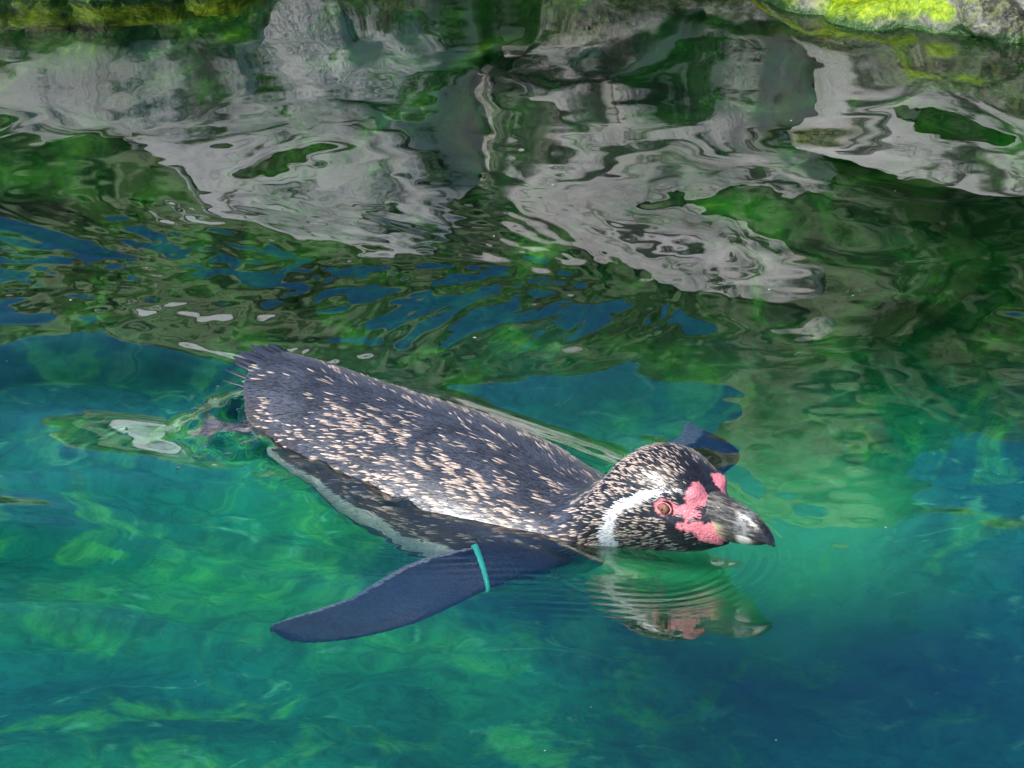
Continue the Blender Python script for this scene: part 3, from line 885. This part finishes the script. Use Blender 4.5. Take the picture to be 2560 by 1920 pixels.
for sgn in (-1, 1):
    root = (EYE[0], -0.005 + sgn * 0.0312, EYE[2])
    e = ball('eye', 0.0056, root, M_EYE, pen)
    ball('pupil', 0.0010, (0.0006, sgn * 0.0052, 0.0002), M_PUP, e, (1, 0.5, 1), 12, 16)
    # eyelid: flattened ring
    nu, nv2 = 48, 12
    A = np.linspace(0, 2 * math.pi, nu, endpoint=False); Bq = np.linspace(0, 2 * math.pi, nv2, endpoint=False)
    AA, BB = np.meshgrid(A, Bq, indexing='ij')
    rx, rz = 0.0061, 0.0045
    V = np.stack([(rx + 0.0006 * np.cos(BB)) * np.cos(AA), sgn * (0.0024 + 0.0005 * np.sin(BB) - 0.0012 * np.cos(AA)), (rz + 0.0006 * np.cos(BB)) * np.sin(AA)], -1)
    i = np.arange(nu * nv2).reshape(nu, nv2); i = np.concatenate([i, i[:1]], 0); i = np.concatenate([i, i[:, :1]], 1)
    Fq = np.stack([i[:-1, :-1], i[1:, :-1], i[1:, 1:], i[:-1, 1:]], -1).reshape(-1, 4)
    o = mesh('eyelid', V.reshape(-1, 3), Fq, M_LID, pen); o.location = root

# --- identification band on the near flipper
m, nt, b, out = mat('flipper_band'); b.inputs['Base Color'].default_value = (0.08, 0.85, 0.70, 1); b.inputs['Roughness'].default_value = 0.3
A, B, TT = flipper_edges(200)
ia, ib = 22, 25
rings = []
for i in (ia, ib):
    rings.append(flipper_ring(A[i], B[i + 5], TT[i], 60, 0.0022))
rings = np.array([rings[0], rings[1]])
inner = np.array([flipper_ring(A[i], B[i + 5], TT[i], 60, -0.001) for i in (ib, ia)])
V = np.concatenate([rings, inner]).reshape(-1, 3)
i = np.arange(240).reshape(4, 60); i = np.concatenate([i, i[:1]], 0); i = np.concatenate([i, i[:, :1]], 1)
Fq = np.stack([i[:-1, :-1], i[1:, :-1], i[1:, 1:], i[:-1, 1:]], -1).reshape(-1, 4)
tag(mesh('flipper_band', V, Fq, m, pen, False), 'turquoise plastic band')

# --- feet trailing under the tail
m, nt, b, out = mat('foot'); T = NT(nt)
T.put(b.inputs['Base Color'], T.ramp(T.noise(T.n('TexCoord').outputs['Object'], 140, 4), [(0.35, (0.10, 0.075, 0.09)), (0.6, (0.42, 0.32, 0.36)), (0.75, (0.70, 0.60, 0.62))]))
b.inputs['Roughness'].default_value = 0.4
def foot(sgn):
    n = 26; nth = 40
    t = np.linspace(0, 1, n); th = np.linspace(0, 2 * math.pi, nth, endpoint=False)
    V = np.zeros((n, nth, 3))
    for i, ti in enumerate(t):
        w = 0.006 + 0.020 * sstep(0.25, 0.95, np.array(ti)); hh = 0.0065 * (1 - 0.75 * ti)
        lobe = 1 + 0.35 * np.abs(np.cos(1.5 * math.pi * np.cos(th) / 1.0)) * sstep(0.6, 1.0, np.array(ti))
        V[i] = np.stack([-0.075 * ti * np.where(ti > 0.6, 1 + 0.16 * (lobe - 1), 1), w * np.cos(th), hh * np.sin(th) * (1 + 0.4 * np.cos(3 * math.pi * np.cos(th))) - 0.010 * ti], -1)
    Vf = np.concatenate([V.reshape(-1, 3), [V[0].mean(0), V[-1].mean(0)]])
    F_ = gridfaces(n, nth, True).tolist()
    i0 = np.arange(nth); i1 = (i0 + 1) % nth; b0 = (n - 1) * nth
    F_ += [(int(a), int(c), n * nth) for a, c in zip(i1, i0)] + [(int(b0 + a), int(b0 + c), n * nth + 1) for a, c in zip(i0, i1)]
    me = bpy.data.meshes.new('foot'); me.from_pydata(Vf.tolist(), [], [tuple(f) for f in F_]); me.shade_smooth(); me.materials.append(m)
    o = bpy.data.objects.new('foot', me); sc.collection.objects.link(o); o.parent = pen
    o.location = (-0.152, -0.004 + sgn * 0.036, 0.002); o.rotation_euler = (0.2 * sgn, -0.05, -sgn * 0.25)
foot(-1); foot(1)

# ------------------------------------------------------------------ flecks drifting on the surface
m, nt, b, out = mat('fleck'); T = NT(nt)
T.put(b.inputs['Base Color'], T.ramp(T.noise(T.n('NewGeometry').outputs['Position'], 40, 2), [(0.4, (0.75, 0.76, 0.74)), (0.6, (0.50, 0.52, 0.40))]))
r = np.random.RandomState(12)
nf = 34
fxy = np.stack([r.uniform(-0.55, 0.55, nf), r.uniform(-0.75, 0.75, nf)], -1)
pxx, pyy = w2p(fxy[:, 0], fxy[:, 1])
fxy = fxy[~((np.abs(pyy) < 0.11) & (pxx > -0.26) & (pxx < 0.36))]
hz = wave(fxy[:, 0], fxy[:, 1])
V, F_ = [], []
for (x, y), z in zip(fxy, hz):
    rad_ = r.uniform(0.0003, 0.0008); a0 = r.uniform(0, 6.28); st = r.uniform(1, 2.2); b0 = len(V)
    for k in range(6):
        a = a0 + k * math.pi / 3
        V.append((x + rad_ * st * math.cos(a), y + rad_ * math.sin(a), z + 0.0002))
    V.append((x, y, z + 0.0002 + rad_ * 0.6)); V.append((x, y, z - rad_ * 0.4))
    for k in range(6):
        F_.append((b0 + k, b0 + (k + 1) % 6, b0 + 6)); F_.append((b0 + (k + 1) % 6, b0 + k, b0 + 7))
fk = mesh('floating_flecks', np.array(V), np.array(F_), m)
tag(fk, 'tiny pale flecks drifting on the water', 'flecks', kind='stuff')

# ------------------------------------------------------------------ drops thrown up round the tail
m, nt, b, out = mat('water_drop')
b.inputs['Transmission Weight'].default_value = 1.0; b.inputs['Roughness'].default_value = 0.0; b.inputs['IOR'].default_value = 1.33
r = np.random.RandomState(21)
V, F_ = [], []
def drop(x, y, z, q, st, k):
    th = np.linspace(0.05, math.pi - 0.05, 7); ph = np.linspace(0, 2 * math.pi, 10, endpoint=False)
    TH, PH = np.meshgrid(th, ph, indexing='ij')
    V.append(np.stack([x + q * st * np.sin(TH) * np.cos(PH), y + q * np.sin(TH) * np.sin(PH), z + q * np.cos(TH)], -1).reshape(-1, 3))
    F_.append(gridfaces(7, 10, True)[:, ::-1] + 70 * k)
kd = 0
for k in range(26):
    x = -0.222 + 0.032 * r.normal(); y = -0.115 + 0.045 * r.normal()
    q = r.uniform(0.0008, 0.0018); z = float(wave(np.array([x]), np.array([y]))[0]) + q * r.uniform(0.2, 2.0)
    drop(x, y, z, q, r.uniform(1, 1.9), kd); kd += 1
cand = np.where((PC[:, 2] > 0.004) & (PN[:, 1] < 0.3) & (PC[:, 0] > 0.02) & (PC[:, 0] < 0.27))[0]
for i in r.choice(cand, 150, replace=False):
    p = PC[i] + PN[i] * 0.0009
    w_ = PEN_O + PD * p[0] + PL * p[1]
    drop(w_[0], w_[1], p[2], r.uniform(0.00035, 0.0008), 1.0, kd); kd += 1
dr = mesh('water_drops', np.concatenate(V), np.concatenate(F_), m)
tag(dr, 'clear water drops round the tail and beading on the plumage', 'drops', kind='stuff')
#@@END
